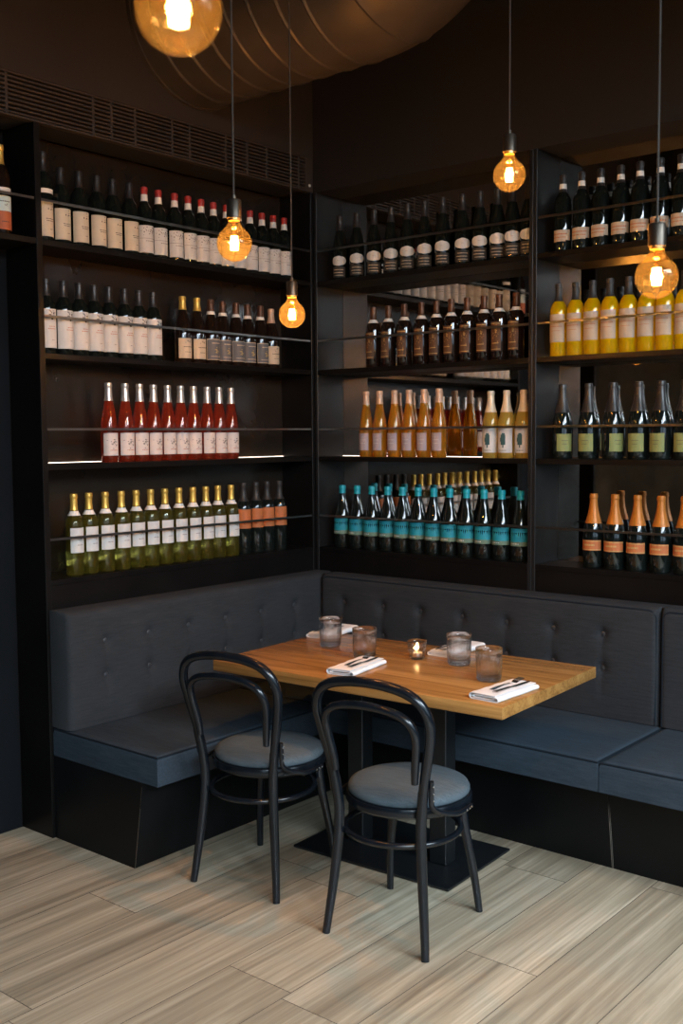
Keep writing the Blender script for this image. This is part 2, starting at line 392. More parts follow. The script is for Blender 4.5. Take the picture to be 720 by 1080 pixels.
def grille():
    t = thing('air_grille', 'long dark slatted ventilation grille above the tall shelving', 'grille')
    y0, y1, z0, z1 = -2.64, -.055, 2.764, 2.916
    s = MB(); s.box(-.20, -.03, y0, y1, z0, z1); s.build('back_box', M['grillback'], t)
    s = MB(); n = 9
    for k in range(n):
        z = z0 + .012 + (z1 - z0 - .024) * k / (n - 1); s.bbox(-.028, -.004, y0, y1, z - .0038, z + .0038, .001, 1)
    s.build('slats', M['slat'], t)
    s = MB(); s.bbox(-.03, 0, y1, -.001, z0 - .004, z1 + .005, .001, 1); s.bbox(-.03, 0, y0, y1, z0 - .004, z0 + .004, .001, 1); s.bbox(-.03, 0, y0, y1, z1 - .002, z1 + .005, .001, 1)
    s.build('frame', M['slat'], t)
    for y in (-1.70, -1.31, -1.22, -1.10, -.90, -.80, -.585, -.45, -.32, -.10):
        s = MB(); s.bbox(-.0285, -.0035, y - .006, y + .006, z0 + .004, z1 - .002, .001, 1); s.build('bracket', M['slat'], t)
    s = MB(); s.lathe([(0, 0), (.007, 0), (.007, .004), (.004, .007), (0, .008)], 16); o = s.build('stud', CAPM['white'], t)
    o.rotation_euler = (0, pi / 2, 0); o.location = (0, -.028, 2.79)
grille()

# ------------------------------------------------------------------ bottles
PROF = {
 'bordeaux': (.300, [(0, .004), (.028, .001), (.0345, .0), (.0370, .004), (.0372, .10), (.0372, .182), (.0362, .197), (.0320, .211), (.0250, .222), (.0185, .232), (.0152, .243), (.0142, .262), (.0140, .281), (.0156, .283), (.0156, .292), (.0145, .299), (.0120, .300), (0, .300)]),
 'burgundy': (.300, [(0, .004), (.030, .001), (.0360, .0), (.0385, .004), (.0387, .09), (.0387, .140), (.0375, .160), (.0335, .182), (.0275, .205), (.0215, .225), (.0175, .243), (.0152, .262), (.0146, .282), (.0160, .284), (.0160, .292), (.0148, .299), (.0120, .300), (0, .300)]),
 'flared': (.325, [(0, .004), (.026, .001), (.0325, .0), (.0352, .005), (.0362, .06), (.0364, .115), (.0355, .140), (.0330, .165), (.0290, .192), (.0240, .220), (.0193, .246), (.0160, .268), (.0148, .290), (.0144, .306), (.0158, .308), (.0158, .317), (.0147, .324), (.0120, .325), (0, .325)]),
 'champagne': (.310, [(0, .004), (.034, .001), (.0410, .0), (.0440, .005), (.0442, .08), (.0440, .125), (.0425, .148), (.0385, .172), (.0320, .197), (.0255, .219), (.0205, .240), (.0172, .262), (.0158, .282), (.0155, .290), (.0172, .292), (.0172, .300), (.0158, .309), (.0125, .310), (0, .310)]),
}
def prof_scaled(kind, h, rs=1):
    H0, p = PROF[kind]; k = h / H0; return [(r * rs, z * k) for r, z in p]
def rad_at(p, z):
    for (r0, z0), (r1, z1) in zip(p[3:], p[4:]):
        if z0 <= z <= z1: return r0 + (r1 - r0) * (z - z0) / max(1e-6, z1 - z0)
    return p[-1][0]
def sleeve(p, z0, z1, off):
    """a band that follows the bottle's outline from z0 to z1"""
    zs = sorted({z0, z1} | {z for r, z in p[3:] if z0 < z < z1})
    out = [(rad_at(p, z) + off, z) for z in zs]
    return [(out[0][0] - off - .0002, z0)] + out, out
def band_mesh(name, p, z0, z1, m, off=.0007, cap=False):
    b = MB(); pr, out = sleeve(p, z0, z1, off)
    if cap: pr = pr[:-1] + [(p[-3][0] + off, p[-1][1] - .0005), (p[-2][0], p[-1][1] + .0008), (0, p[-1][1] + .001)]
    else: pr = pr + [(out[-1][0] - off - .0002, z1)]
    b.lathe(pr, 24); return b.mesh(name, m)
def label_mesh(name, p, z0, z1, half, mats, marks=(), off=.0008, oval=False):
    """curved paper label facing -Y; marks: (u0,u1,v0,v1,slot) in -1..1 / 0..1, printed on the paper"""
    b = MB()
    def patch(a0, a1, za, zb, o, slot, n, thick):
        vs = []; fs = []
        nz = 10 if oval and slot == 0 else 1
        for layer in (0, 1):
            for j in range(nz + 1):
                z = za + (zb - za) * j / nz; k = 1.0
                if oval and slot == 0: k = max(.12, sqrt(max(0, 1 - (2 * j / nz - 1) ** 2)))
                for i in range(n + 1):
                    a = -pi / 2 + (a0 + (a1 - a0) * i / n) * k
                    r = rad_at(p, z) + o - (thick if layer else 0); vs.append((r * cos(a), r * sin(a), z))
        W = n + 1; B = (nz + 1) * W
        for j in range(nz):
            for i in range(n):
                q = j * W + i; fs.append((q, q + 1, q + W + 1, q + W)); fs.append((B + q, B + q + W, B + q + W + 1, B + q + 1))
        for i in range(n): fs.append((i, B + i, B + i + 1, i + 1)); q = nz * W + i; fs.append((q, q + 1, B + q + 1, B + q))
        for j in range(nz): q = j * W; fs.append((q, q + W, B + q + W, B + q)); q += n; fs.append((q, B + q, B + q + W, q + W))
        b.add(vs, fs, slot)
    patch(-half, half, z0, z1, off, 0, 16, off)
    for u0, u1, v0, v1, slot in marks:
        patch(u0 * half, u1 * half, z0 + (z1 - z0) * v0, z0 + (z1 - z0) * v1, off + .0004, slot, max(2, int(abs(u1 - u0) * 8)), .0003)
    return b.mesh(name, mats)
def words(v, h, u0, u1, seed, slot=1):
    """one printed line: short dashes like words"""
    r = random.Random(seed); u = u0; out = []
    while u < u1 - .03:
        w = r.uniform(.06, .16); e = min(u + w, u1); out.append((u, e, v, v + h, slot)); u = e + r.uniform(.025, .05)
    return out
def sketch(cu, cv, su, sv, n, seed, slot=1):
    r = random.Random(seed); out = []
    for k in range(n):
        u, v = cu + r.gauss(0, su), cv + r.gauss(0, sv); out.append((max(-.95, u - .035), min(.95, u + r.uniform(.01, .07)), max(.03, v - .012), min(.97, v + r.uniform(.006, .03)), slot))
    return out
class Kind:
    """mesh data for one kind of bottle, shared by its copies"""
    def __init__(s, shape, h, glass, cap=None, labels=(), bands=(), rs=.965):
        p = prof_scaled(shape, h, rs); s.parts = []
        b = MB(); b.lathe(p, 28); s.parts.append(('glass_body', b.mesh('glass_body', glass)))
        if cap: s.parts.append(('capsule', band_mesh('capsule', p, cap[0] * h, h, CAPM[cap[1]], .0007, True)))
        for z0, z1, m in bands: s.parts.append(('neck_band', band_mesh('neck_band', p, z0 * h, z1 * h, CAPM[m], .0011)))
        for z0, z1, half, mats, marks, oval in labels: s.parts.append(('label', label_mesh('label', p, z0 * h, z1 * h, half, [P[x] for x in mats], marks, oval=oval)))
        s.proto = None
def place(kind, loc, rz, label, group):
    if kind.proto is None:
        t = thing('wine_bottle', label, 'bottle', loc, rz, group)
        for n, me in kind.parts: link(n, me, t)
        kind.proto = t; return t
    return copy_thing(kind.proto, loc, rz, label, group)

cream_marks = sketch(.15, .78, .22, .07, 9, 1) + words(.50, .022, -.30, .45, 2) + words(.44, .022, -.25, .40, 3) + words(.2, .018, .05, .3, 4)
K_cream = Kind('bordeaux', .300, M['dark'], (.78, 'black'), [(.06, .46, 1.35, ['cream', 'ink'], cream_marks, False)])
K_creambig = Kind('bordeaux', .345, M['dark'], (.78, 'black'), [(.06, .44, 1.35, ['cream', 'ink'], cream_marks, False)], [(.535, .585, 'white')])
K_red = Kind('bordeaux', .298, M['dark'], (.895, 'red'), [(.07, .45, 1.35, ['white', 'ink'], sketch(0, .80, .45, .05, 26, 5) + words(.42, .02, -.4, .4, 6) + [(-.95, .95, .52, .53, 1)], False)], [(.80, .895, 'white')])
K_white = Kind('bordeaux', .292, M['dark'], (.78, 'black'), [(.085, .60, 1.45, ['white', 'ink', 'rust'], sketch(.05, .88, .16, .04, 12, 8) + [(-.03, .12, .72, .80, 1)] + words(.54, .018, -.2, .25, 9, 2) + words(.48, .018, -.3, .35, 10, 2) + words(.2, .012, .0, .2, 11), False)], [(.78, .80, 'grey')])
bm_ = words(.55, .04, -.5, .5, 12) + words(.3, .03, -.35, .35, 13)
K_b_gold = Kind('burgundy', .292, M['darkbrown'], (.80, 'gold'), [(.07, .37, 1.2, ['tan', 'ink'], bm_ + sketch(0, .8, .2, .05, 8, 14), False)])
K_b_grey = Kind('burgundy', .292, M['darkbrown'], (.82, 'copper'), [(.07, .39, 1.25, ['grey', 'tan', 'ochre'], [(-1, 1, .0, .03, 1), (-1, 1, .97, 1, 1), (-1, -.96, 0, 1, 1), (.96, 1, 0, 1, 1)] + words(.78, .04, -.5, .5, 15, 1) + sketch(0, .42, .16, .08, 16, 16, 2) + words(.15, .03, -.6, .6, 17, 1), False)], [(.77, .82, 'white')])
K_b_cream = Kind('burgundy', .285, M['darkbrown'], (.76, 'peach'), [(.07, .37, 1.2, ['tan', 'ink'], bm_ + sketch(0, .8, .2, .05, 8, 18), False)])
K_rose = Kind('flared', .327, M['rose'], (.775, 'silver'), [(.085, .37, 1.3, ['pinkwhite', 'ink', 'rust'], sketch(0, .55, .22, .10, 22, 20) + words(.22, .03, -.35, .35, 21, 2), False)])
K_white12 = Kind('bordeaux', .328, M['whitewine'], (.80, 'gold'), [(.28, .585, 1.1, ['white', 'ink'], words(.3, .02, -.3, .3, 22) + sketch(0, .55, .15, .05, 7, 23), False)], [(.735, .79, 'white')])
K_oran = Kind('bordeaux', .335, M['dark'], (.74, 'grey'), [(.36, .63, 1.45, ['orange', 'rust'], words(.55, .04, -.5, .5, 24) + words(.3, .03, -.4, .4, 25), False)])
K_oval = Kind('burgundy', .315, M['dark'], (.77, 'black'), [(.225, .375, 1.15, ['white', 'lavender'], words(.50, .05, -.16, .16, 26), True), (.05, .205, 1.0, ['blackp', 'tan'], words(.7, .07, -.7, .7, 28) + words(.42, .06, -.8, .6, 29) + words(.15, .06, -.6, .7, 30), False)], rs=.93)
K_bronze = Kind('bordeaux', .288, M['darkbrown'], (.80, 'copper'), [(.14, .58, .75, ['bronze', 'goldp'], [(-.9, .9, .93, .95, 1), (-.9, .9, .05, .07, 1)] + sketch(0, .62, .3, .12, 18, 31) + words(.25, .03, -.6, .6, 32), False)], [(.735, .79, 'white')])
K_gold = Kind('flared', .315, M['gold'], (.80, 'peach'), [(.10, .36, .85, ['lavender', 'white'], words(.6, .03, -.6, .6, 33) + words(.4, .03, -.5, .5, 34) + sketch(0, .8, .3, .04, 8, 35), False)])
K_tree = Kind('burgundy', .296, M['paleyellow'], (.68, 'palewhite'), [(.08, .44, 1.2, ['white', 'tree'], [(-.2, .28, .32, .74, 1), (-.28, .2, .45, .62, 1), (-.1, .22, .70, .80, 1), (-.02, .1, .2, .32, 1)] + words(.08, .03, -.4, .4, 36), False)])
K_teal = Kind('champagne', .308, M['dark'], (.87, 'teal'), [(.22, .47, 1.4, ['teal', 'olive', 'white'], [(-1, 1, .0, .24, 1)] + words(.1, .05, -.4, .2, 37, 2), False)])
K_pinkb = Kind('bordeaux', .318, M['dark'], (.78, 'black'), [(.15, .285, 1.5, ['beige', 'rust'], words(.55, .1, -.75, .75, 39) + words(.25, .08, -.6, .6, 40), False), (.135, .155, .9, ['beige', 'rust'], [], False)], [(.82, .885, 'white')])
K_yellow = Kind('bordeaux', .305, M['yellow'], (.76, 'grey'), [(.20, .58, 1.12, ['beige', 'rust'], words(.72, .02, -.6, .6, 41) + words(.55, .02, -.7, .7, 42) + words(.4, .015, -.5, .5, 43), False)])
K_green = Kind('champagne', .312, M['dark'], (.62, 'black'), [(.10, .335, .82, ['green', 'ink'], words(.6, .03, -.4, .4, 44) + words(.4, .03, -.3, .3, 45), False)])
K_foil = Kind('champagne', .306, M['dark'], (.60, 'orange'), [(.235, .375, 1.25, ['orange', 'goldp'], words(.45, .16, -.45, .45, 46) + [(-1, 1, .88, .95, 1), (-1, 1, .05, .12, 1)], False)])
K_niche = Kind('bordeaux', .335, M['darkbrown'], (.78, 'gold'), [(.06, .26, 1.3, ['rust', 'ink'], words(.4, .06, -.3, .3, 47), False), (.262, .43, 1.3, ['paleblue', 'ink'], words(.6, .06, -.4, .4, 48) + sketch(0, .4, .15, .05, 6, 49), False)], [(.47, .52, 'white')])

RJ = random.Random(11)
def row_left(kind, ys, z, word, tail, group, total_from=0, depth=-.07):
    """ys runs towards the corner; ordinals count from the corner"""
    n = len(ys)
    for i, y in enumerate(ys):
        k = kind[i] if isinstance(kind, list) else kind
        w = word[i] if isinstance(word, list) else word
        place(k, (depth + RJ.uniform(-.004, .004), y, z), pi / 2 + RJ.uniform(-.10, .10), f'{ORD[n - 1 - i]} {w} from the corner, {tail[i] if isinstance(tail, list) else tail}', group)
def row_right(kind, xs, z, word, tail, group, depth=.07, turn=None):
    for i, x in enumerate(xs):
        place(kind, (x, depth + RJ.uniform(-.004, .004), z), (turn[i] if turn else 0) + RJ.uniform(-.10, .10), f'{ORD[i]} {word} from the corner, {tail}', group)
z = ZS['A'] + .0003
place(K_creambig, (-.07, -1.507, z), pi / 2 + .05, 'tallest dark bottle with cream label, top shelf end beside the side post', 'cream-label bottles on the top shelf')
row_left(K_cream, [-1.426, -1.342, -1.252, -1.17, -1.086], z, 'black-capped bottle with cream label', 'top shelf under the grille', 'cream-label bottles on the top shelf')
row_left(K_red, [-1.003, -.925, -.838, -.762, -.682, -.603, -.526, -.445, -.368, -.291, -.214, -.137], z, 'red-capped bottle with sketched white label', 'top shelf under the grille', 'red-capped bottles on the top shelf')
place(K_niche, (-.07, -1.694, z), pi / 2 - .1, 'bottle with red and pale blue label alone on the niche shelf', 'bottle')
z = ZS['B'] + .0003
row_left(K_white, [-1.506, -1.429, -1.353, -1.276, -1.202, -1.124, -1.048, -.972], z, 'dark bottle with tall white label', 'second shelf down', 'white-label red wine on the second shelf')
row_left([K_b_gold] * 2 + [K_b_grey] * 5 + [K_b_cream], [-.797, -.718, -.635, -.554, -.474, -.393, -.314, -.233], z,
         'brown bottle', ['gold cap and cream label, second shelf down'] * 2 + ['dark cap and grey framed label, second shelf down'] * 5 + ['peach cap and cream label, second shelf down'], 'brown bottles near the corner on the second shelf')
z = ZS['C'] + .0003
row_left(K_rose, [-1.213, -1.131, -1.052, -.974, -.894, -.818, -.743, -.666, -.587, -.510], z, 'silver-capped pink wine bottle', 'third shelf down', 'pink wine on the third shelf')
z = ZS['D'] + .0003
row_left(K_white12, [-1.403, -1.325, -1.243, -1.163, -1.081, -1.0, -.921, -.84, -.762, -.681, -.602, -.523], z, 'gold-capped white wine bottle', 'bottom shelf above the bench', 'white wine on the bottom shelf')
row_left(K_oran, [-.438, -.357, -.277, -.196], z, 'grey-capped dark bottle with orange label', 'bottom shelf above the bench', 'orange-label bottles on the bottom shelf')
z = ZS['A'] + .0003
row_right(K_oval, [.110, .219, .323, .424, .519, .618, .718, .822, .914, 1.003, 1.082, 1.157], z, 'dark bottle with oval white label', 'top mirrored shelf', 'oval-label bottles on the top shelf', turn=[.55] * 12)
z = ZS['B'] + .0003
row_right(K_bronze, [.317, .405, .5, .595, .681, .765, .851, .936, 1.017, 1.1], z, 'brown bottle with dark bronze label', 'second mirrored shelf', 'bronze-label bottles on the second shelf')
z = ZS['C'] + .0003
row_right(K_gold, [.27, .354, .439, .524, .610, .697], z, 'golden wine bottle with peach cap', 'third mirrored shelf', 'golden wine on the third shelf')
row_right(K_tree, [.972, 1.055, 1.138], z, 'yellow wine bottle with dark tree on label', 'third mirrored shelf', 'tree-label bottles on the third shelf')
z = ZS['D'] + .0003
row_right(K_teal, [.114, .209, .303, .394, .485, .576, .667, .758, .849, .94, 1.031, 1.126], z, 'dark bottle with teal cap and label', 'bottom mirrored shelf', 'teal-capped bottles on the bottom shelf')
z = ZS['A'] + .0003
row_right(K_pinkb, [1.322, 1.407, 1.492, 1.577, 1.66, 1.744, 1.829], z, 'dark bottle with beige band label', 'top mirrored shelf', 'beige-band bottles on the top shelf')
z = ZS['B'] + .0003
row_right(K_yellow, [1.304, 1.382, 1.460, 1.538, 1.616, 1.694, 1.772, 1.85], z, 'bright yellow wine bottle with beige label', 'second mirrored shelf', 'yellow wine on the second shelf')
z = ZS['C'] + .0003
row_right(K_green, [1.328, 1.446, 1.556, 1.665, 1.762, 1.856], z, 'long-capped dark bottle with green label', 'third mirrored shelf', 'green-label bottles on the third shelf', turn=[.75, .1, .9, .1, 0, .1])
z = ZS['D'] + .0003
row_right(K_foil, [1.473, 1.57, 1.669, 1.767, 1.863], z, 'sparkling wine bottle with orange foil neck', 'bottom mirrored shelf', 'orange-foil bottles on the bottom shelf')

# ------------------------------------------------------------------ benches
def back_cushion(L, Hh, T, buttons, rr=.022, n=None):
    """upholstered slab in local coords: length along +X, front towards -Y (y = -T), height Z; buttons pulled in"""
    nu = max(40, int(L / .0125)); nv = 38
    def front(u, v):
        e = min(u, L - u, Hh - v, v + .03); d = T
        if e < rr: d -= rr - sqrt(max(0, rr * rr - (rr - e) ** 2))
        pull = 0
        for bu, bv in buttons:
            r2 = (u - bu) ** 2 + (v - bv) ** 2; pull += .012 * exp(-r2 / .00045) + .006 * exp(-r2 / .0022)
        for bu in {b[0] for b in buttons}:
            zz = [b[1] for b in buttons if b[0] == bu]
            if min(zz) - .10 < v < max(zz) + .02: pull += .0045 * exp(-(u - bu) ** 2 / .00010)
        if buttons: d += .006 * sin(pi * min(1, max(0, v / Hh)))
        return d - pull
    b = MB(); vs = []; fs = []; W = nv + 1
    for i in range(nu + 1):
        for j in range(nv + 1):
            u, v = L * i / nu, Hh * j / nv; vs.append((u, -front(u, v), v))
    o = len(vs)
    for i in range(nu + 1):
        for j in range(nv + 1): vs.append((L * i / nu, 0, Hh * j / nv))
    for i in range(nu):
        for j in range(nv):
            q = i * W + j; fs.append((q, q + W, q + W + 1, q + 1)); fs.append((o + q, o + q + 1, o + q + W + 1, o + q + W))
    for i in range(nu):
        q = i * W; fs.append((q, o + q, o + q + W, q + W)); q += nv; fs.append((q, q + W, o + q + W, o + q))
    for j in range(nv):
        q = j; fs.append((q, q + 1, o + q + 1, o + q)); q = nu * W + j; fs.append((q, o + q, o + q + 1, q + 1))
    b.add(vs, fs); return b, front
def make_back(name, label, L, Hh, T, buttons, loc, rz, piping=False):
    t = thing(name, label, 'cushion', loc, rz)
    b, front = back_cushion(L, Hh, T, buttons); b.build('padding', M['fabback'], t, 60)
    for bu, bv in buttons:
        s = MB(); s.lathe([(0, 0), (.011, 0), (.0125, .002), (.011, .006), (.006, .0085), (0, .0095)], 16)
        o = s.build('button', M['button'], t); o.rotation_euler = (pi / 2, 0, 0); o.location = (bu, -front(bu, bv) + .001, bv)
    if piping:
        e = .012; s = MB(); yy = -T + .004
        q = .032; arc = lambda cx, a0, a1: [(cx + q * cos(a0 + (a1 - a0) * k / 8), yy, Hh - e - q + q * sin(a0 + (a1 - a0) * k / 8)) for k in range(9)]
        s.tube([(e, yy, .0)] + arc(e + q, pi, pi / 2) + arc(L - e - q, pi / 2, 0) + [(L - e, yy, .0)], .0042, 8)
        s.build('piping', M['piping'], t)
    return t
def seat_cushion(name, label, x0, x1, y0, y1, z0, z1, lo=(0, 0), dips=()):
    """thick foam cushion, rounded edges and a slight crown; lo / hi give how far the flat strips under the backrests reach"""
    t = thing(name, label, 'cushion', ((x0 + x1) / 2, (y0 + y1) / 2, z0)); hx, hy = (x1 - x0) / 2, (y1 - y0) / 2; h = z1 - z0
    b = MB(); n = 44; m = 30; rr = .020; vs = []; fs = []
    ring = []
    def add(p): vs.append(p); return len(vs) - 1
    def top(u, v):
        e = min(hx - abs(u), hy - abs(v)); z = h
        if e < rr: z -= rr - sqrt(max(0, rr * rr - (rr - e) ** 2))
        a, c = max(0, (u + hx - lo[0]) / (2 * hx - lo[0])), max(0, (hy - v - lo[1]) / (2 * hy - lo[1]))
        k = max(0, 4 * a * (1 - a)) * max(0, 4 * c * (1 - c)); z += .012 * k
        for du, dv, r, amp in dips: z -= min(1, k * 3) * amp * exp(-((u - du) ** 2 + (v - dv) ** 2) / r ** 2)
        return z
    us = [hx * (-cos(pi * i / n)) * 1.0 for i in range(n + 1)]; vv = [hy * (-cos(pi * j / m)) for j in range(m + 1)]
    W = m + 1
    for u in us:
        for v in vv: add((u, v, top(u, v)))
    o = len(vs)
    for u in us:
        for v in vv: add((u, v, 0))
    for i in range(n):
        for j in range(m):
            q = i * W + j; fs.append((q, q + W, q + W + 1, q + 1)); fs.append((o + q, o + q + 1, o + q + W + 1, o + q + W))
    for i in range(n):
        q = i * W; fs.append((q, o + q, o + q + W, q + W)); q += m; fs.append((q, q + W, o + q + W, o + q))
    for j in range(m):
        q = j; fs.append((q, q + 1, o + q + 1, o + q)); q = n * W + j; fs.append((q, o + q, o + q + 1, q + 1))
    b.add(vs, fs); b.build('padding', M['fabric'], t, 50)
    s = MB(); k = .004; zt = h - .007
    s.tube([(-hx + k, -hy + k, zt), (hx - k, -hy + k, zt), (hx - k, hy - k, zt), (-hx + k, hy - k, zt)], .0042, 8, closed=True)
    s.build('piping', M['piping'], t)
    return t
ZSEAT0, ZSEAT1 = .332, .442
# bench along the shelving wall: faces +x
LB = 1.578
ZB0 = .445
ys = [-1.394, -1.172, -.955, -.735, -.509, -.283]
btn = [(y + LB, v - ZB0) for y in ys for v in (.772, .634)]
make_back('back_cushion', 'buttoned charcoal backrest of the bench under the tall shelving', LB - .002, .905 - ZB0, .115, btn, (.001, -LB, ZB0), pi / 2)
seat_cushion('seat_cushion', 'slate blue bench seat below the tall shelving, its end facing the room', .004, .622, -LB, -.648, ZSEAT0, ZSEAT1, (.125, 0), [(.05, -.1, .22, .010)])
seat_cushion('seat_cushion', 'slate blue bench seat in the wall corner behind the table', .004, .622, -.646, -.004, ZSEAT0, ZSEAT1, (.125, .125))
# bench along the mirrored wall: faces -y
xs = [.266, .501, .716, .938, 1.162, 1.385, 1.607]
X0 = .126
btn = [(x - X0, v - ZB0) for x in xs for v in (.778, .641)]
make_back('back_cushion', 'long buttoned charcoal backrest behind the table, under the mirrored shelving', 1.842 - X0, .905 - ZB0, .115, btn, (X0, -.001, ZB0), 0, True)
make_back('back_cushion', 'plain charcoal backrest past the seam at the frame edge', 1.03, .905 - ZB0, .115, [], (1.846, -.001, ZB0), 0, True)
seat_cushion('seat_cushion', 'wide slate blue bench seat beside the table, under the long buttoned backrest', .626, 1.858, -.650, -.004, ZSEAT0, ZSEAT1, (0, .125))
seat_cushion('seat_cushion', 'slate blue bench seat past the seam, under the plain backrest', 1.862, 2.876, -.650, -.004, ZSEAT0, ZSEAT1, (0, .125))
def bench_base(label, A, B, axis):
    """plinth whose front leans in towards the floor"""
    t = thing('bench_base', label, 'bench base'); s = MB(); zt = ZSEAT0 - .002
    poly = [(.002, 0), (.483, 0), (.535, zt - .012), (.535, zt), (.002, zt)]
    n = len(poly)
    if axis == 'x': f = lambda d, z, k: (d, k, z)
    else: f = lambda d, z, k: (k, -d, z)
    v = [f(d, z, A) for d, z in poly] + [f(d, z, B) for d, z in poly]
    s.add(v, [tuple(range(n)), tuple(range(2 * n - 1, n - 1, -1))] + [(i, (i + 1) % n, n + (i + 1) % n, n + i) for i in range(n)])
    o = s.build('plinth', M['base'], t)
    e = MB()
    p0, p1 = f(.484, .002, A + (.001 if A < B else -.001)), f(.533, zt - .014, A + (.001 if A < B else -.001))
    e.tube([p0, p1], .0012, 6); e.build('edge_trim', M['rail'], t)
bench_base('black slanted plinth of the bench below the tall shelving', -1.576, -.004, 'x')
bench_base('black slanted plinth behind the table, below the long buttoned backrest', 1.838, .538, 'y')
bench_base('black slanted plinth past the floor seam at the frame edge', 1.841, 2.876, 'y')

# ------------------------------------------------------------------ table
def table():
    t = thing('dining_table', 'rectangular honey oak table on black steel pedestals in the bench corner', 'table', (1.178, -.880, 0), radians(3.0))
    hx, hy, z0, z1 = .612, .355, .695, .7345
    b = MB(); rnd = random.Random(3); nst = 7; cols = []
    w = 2 * hy / nst
    b.bbox(-hx, hx, -hy, hy, z0, z1, .0025, 2)
    me = b.mesh('tabletop', M['oak']); ca = me.color_attributes.new('plank', 'FLOAT_COLOR', 'CORNER')
    for d in ca.data: d.color = (.5, .5, .5, 1)
    link('tabletop', me, t)
    s = MB(); s.bbox(-.385, .305, -.165, .285, .002, .012, .002, 1)
    s.build('base_plate', M['blackmetal'], t)
    for cx in (-.21, .16):
        s = MB(); s.bbox(cx - .035, cx + .035, -.002, .068, .012, z0 - .006, .003, 1); s.build('column', M['blackmetal'], t)
        s = MB(); s.bbox(cx - .09, cx + .09, -.2, .2, z0 - .006, z0, .001, 1); s.build('mounting_plate', M['blackmetal'], t)
    for x in (-.35, .28):
        for y in (-.135, .255):
            s = MB(); s.lathe([(0, 0), (.012, 0), (.012, .003), (0, .003)], 12, (x, y, 0)); s.build('foot', M['screw'], t)
table()
ZT = .735

def tumbler():
    t = thing('glass_tumbler', '', 'glass'); b = MB(); h = .104
    fl = lambda a, r, z: 1 + (.030 * abs(sin(9 * a)) if .010 < z < .082 and r > .038 else 0)
    out = [(0, .003), (.026, .002), (.033, 0), (.0375, .003), (.0395, .010), (.0405, .03), (.0415, .06), (.0422, .082), (.0430, .088), (.0434, h - .001), (.0426, h), (.0414, h - .001)]
    inn = [(.0402, .085), (.0388, .05), (.0372, .026), (.033, .0205), (.02, .0185), (0, .018)]
    b.lathe(out + inn, 72, wob=fl); b.build('cup', M['glass'], t, 50)
    b = MB(); b.lathe([(0, .0040), (.026, .0032), (.034, .0030), (.0375, .006), (.0385, .011), (.0365, .0165), (.033, .0178), (.02, .0170), (0, .0168)], 36, wob=lambda a, r, z: 1 + (.03 * abs(sin(9 * a)) if .004 < z < .014 and r > .036 else 0)); b.build('base', M['glass'], t, 50); return t
tb = tumbler()
spots = [((.768, -.796), 'clear fluted tumbler on the table end near the corner, beside the farthest napkin'),
         ((1.014, -.888), 'clear fluted tumbler behind the napkin at the paler chair back'),
         ((1.362, -.770), 'clear fluted tumbler just past the candle, before a bench-side napkin'),
         ((1.582, -.918), 'clear fluted tumbler behind the napkin on the free table corner')]
spots[0] = (spots[0][0], 'clear fluted tumbler on the table end by the tall shelving bench')
spots[1] = (spots[1][0], 'clear fluted tumbler between the candle and the tall shelving bench, near the chairs')
tb.scale = (1.07, 1.07, 1.10); tb.location = (*spots[0][0], ZT); tb['label'] = spots[0][1]; tb['group'] = 'tumblers on the table'
for (x, y), l in spots[1:]: copy_thing(tb, (x, y, ZT), random.uniform(0, 6), l, 'tumblers on the table')

def candle():
    x, y = 1.182, -.782
    t = thing('candle_holder', 'small dimpled clear glass candle holder in the middle of the table', 'candle holder', (x, y, ZT))
    b = MB(); h = .070; wob = lambda a, r, z: 1 + (.035 * sin(10 * a) * sin(z * 290) if r > .031 and .008 < z < .066 else 0)
    out = [(0, .001), (.024, 0), (.028, .002)] + [(.0285 + .0085 * k / 14, .004 + .064 * k / 14) for k in range(15)] + [(.0365, h), (.0350, h - .001)]
    inn = [(.0335, .06), (.030, .035), (.0265, .012), (.022, .009), (0, .008)]
    b.lathe(out + inn, 60, wob=wob); b.build('cup', M['glass'], t, 60)
    c = thing('tealight', 'lit white tealight inside the dimpled glass holder', 'candle', (x, y, ZT + .0095))
    b = MB(); b.lathe([(0, 0), (.0185, 0), (.019, .001), (.019, .015), (.0182, .015), (.018, .002), (0, .002)], 28); b.build('metal_cup', M['chrome'], c)
    b = MB(); b.lathe([(0, .0022), (.0178, .0022), (.0178, .012), (.01, .0115), (0, .0112)], 28); b.build('wax', M['wax'], c)
    b = MB(); b.lathe([(0, .0112), (.0006, .0112), (.0006, .017), (0, .017)], 6); b.build('wick', M['socket'], c)
    b = MB(); b.lathe([(0, .0155), (.0018, .017), (.0026, .0195), (.0020, .0235), (.0008, .028), (0, .030)], 12); b.build('flame', M['flame'], c)
    L = bpy.data.lights.new('candle_light', 'POINT'); L.energy = .25; L.color = (1, .55, .2); L.shadow_soft_size = .006
    o = link('candle_light', L); o.location = (x, y, ZT + .046)
candle()

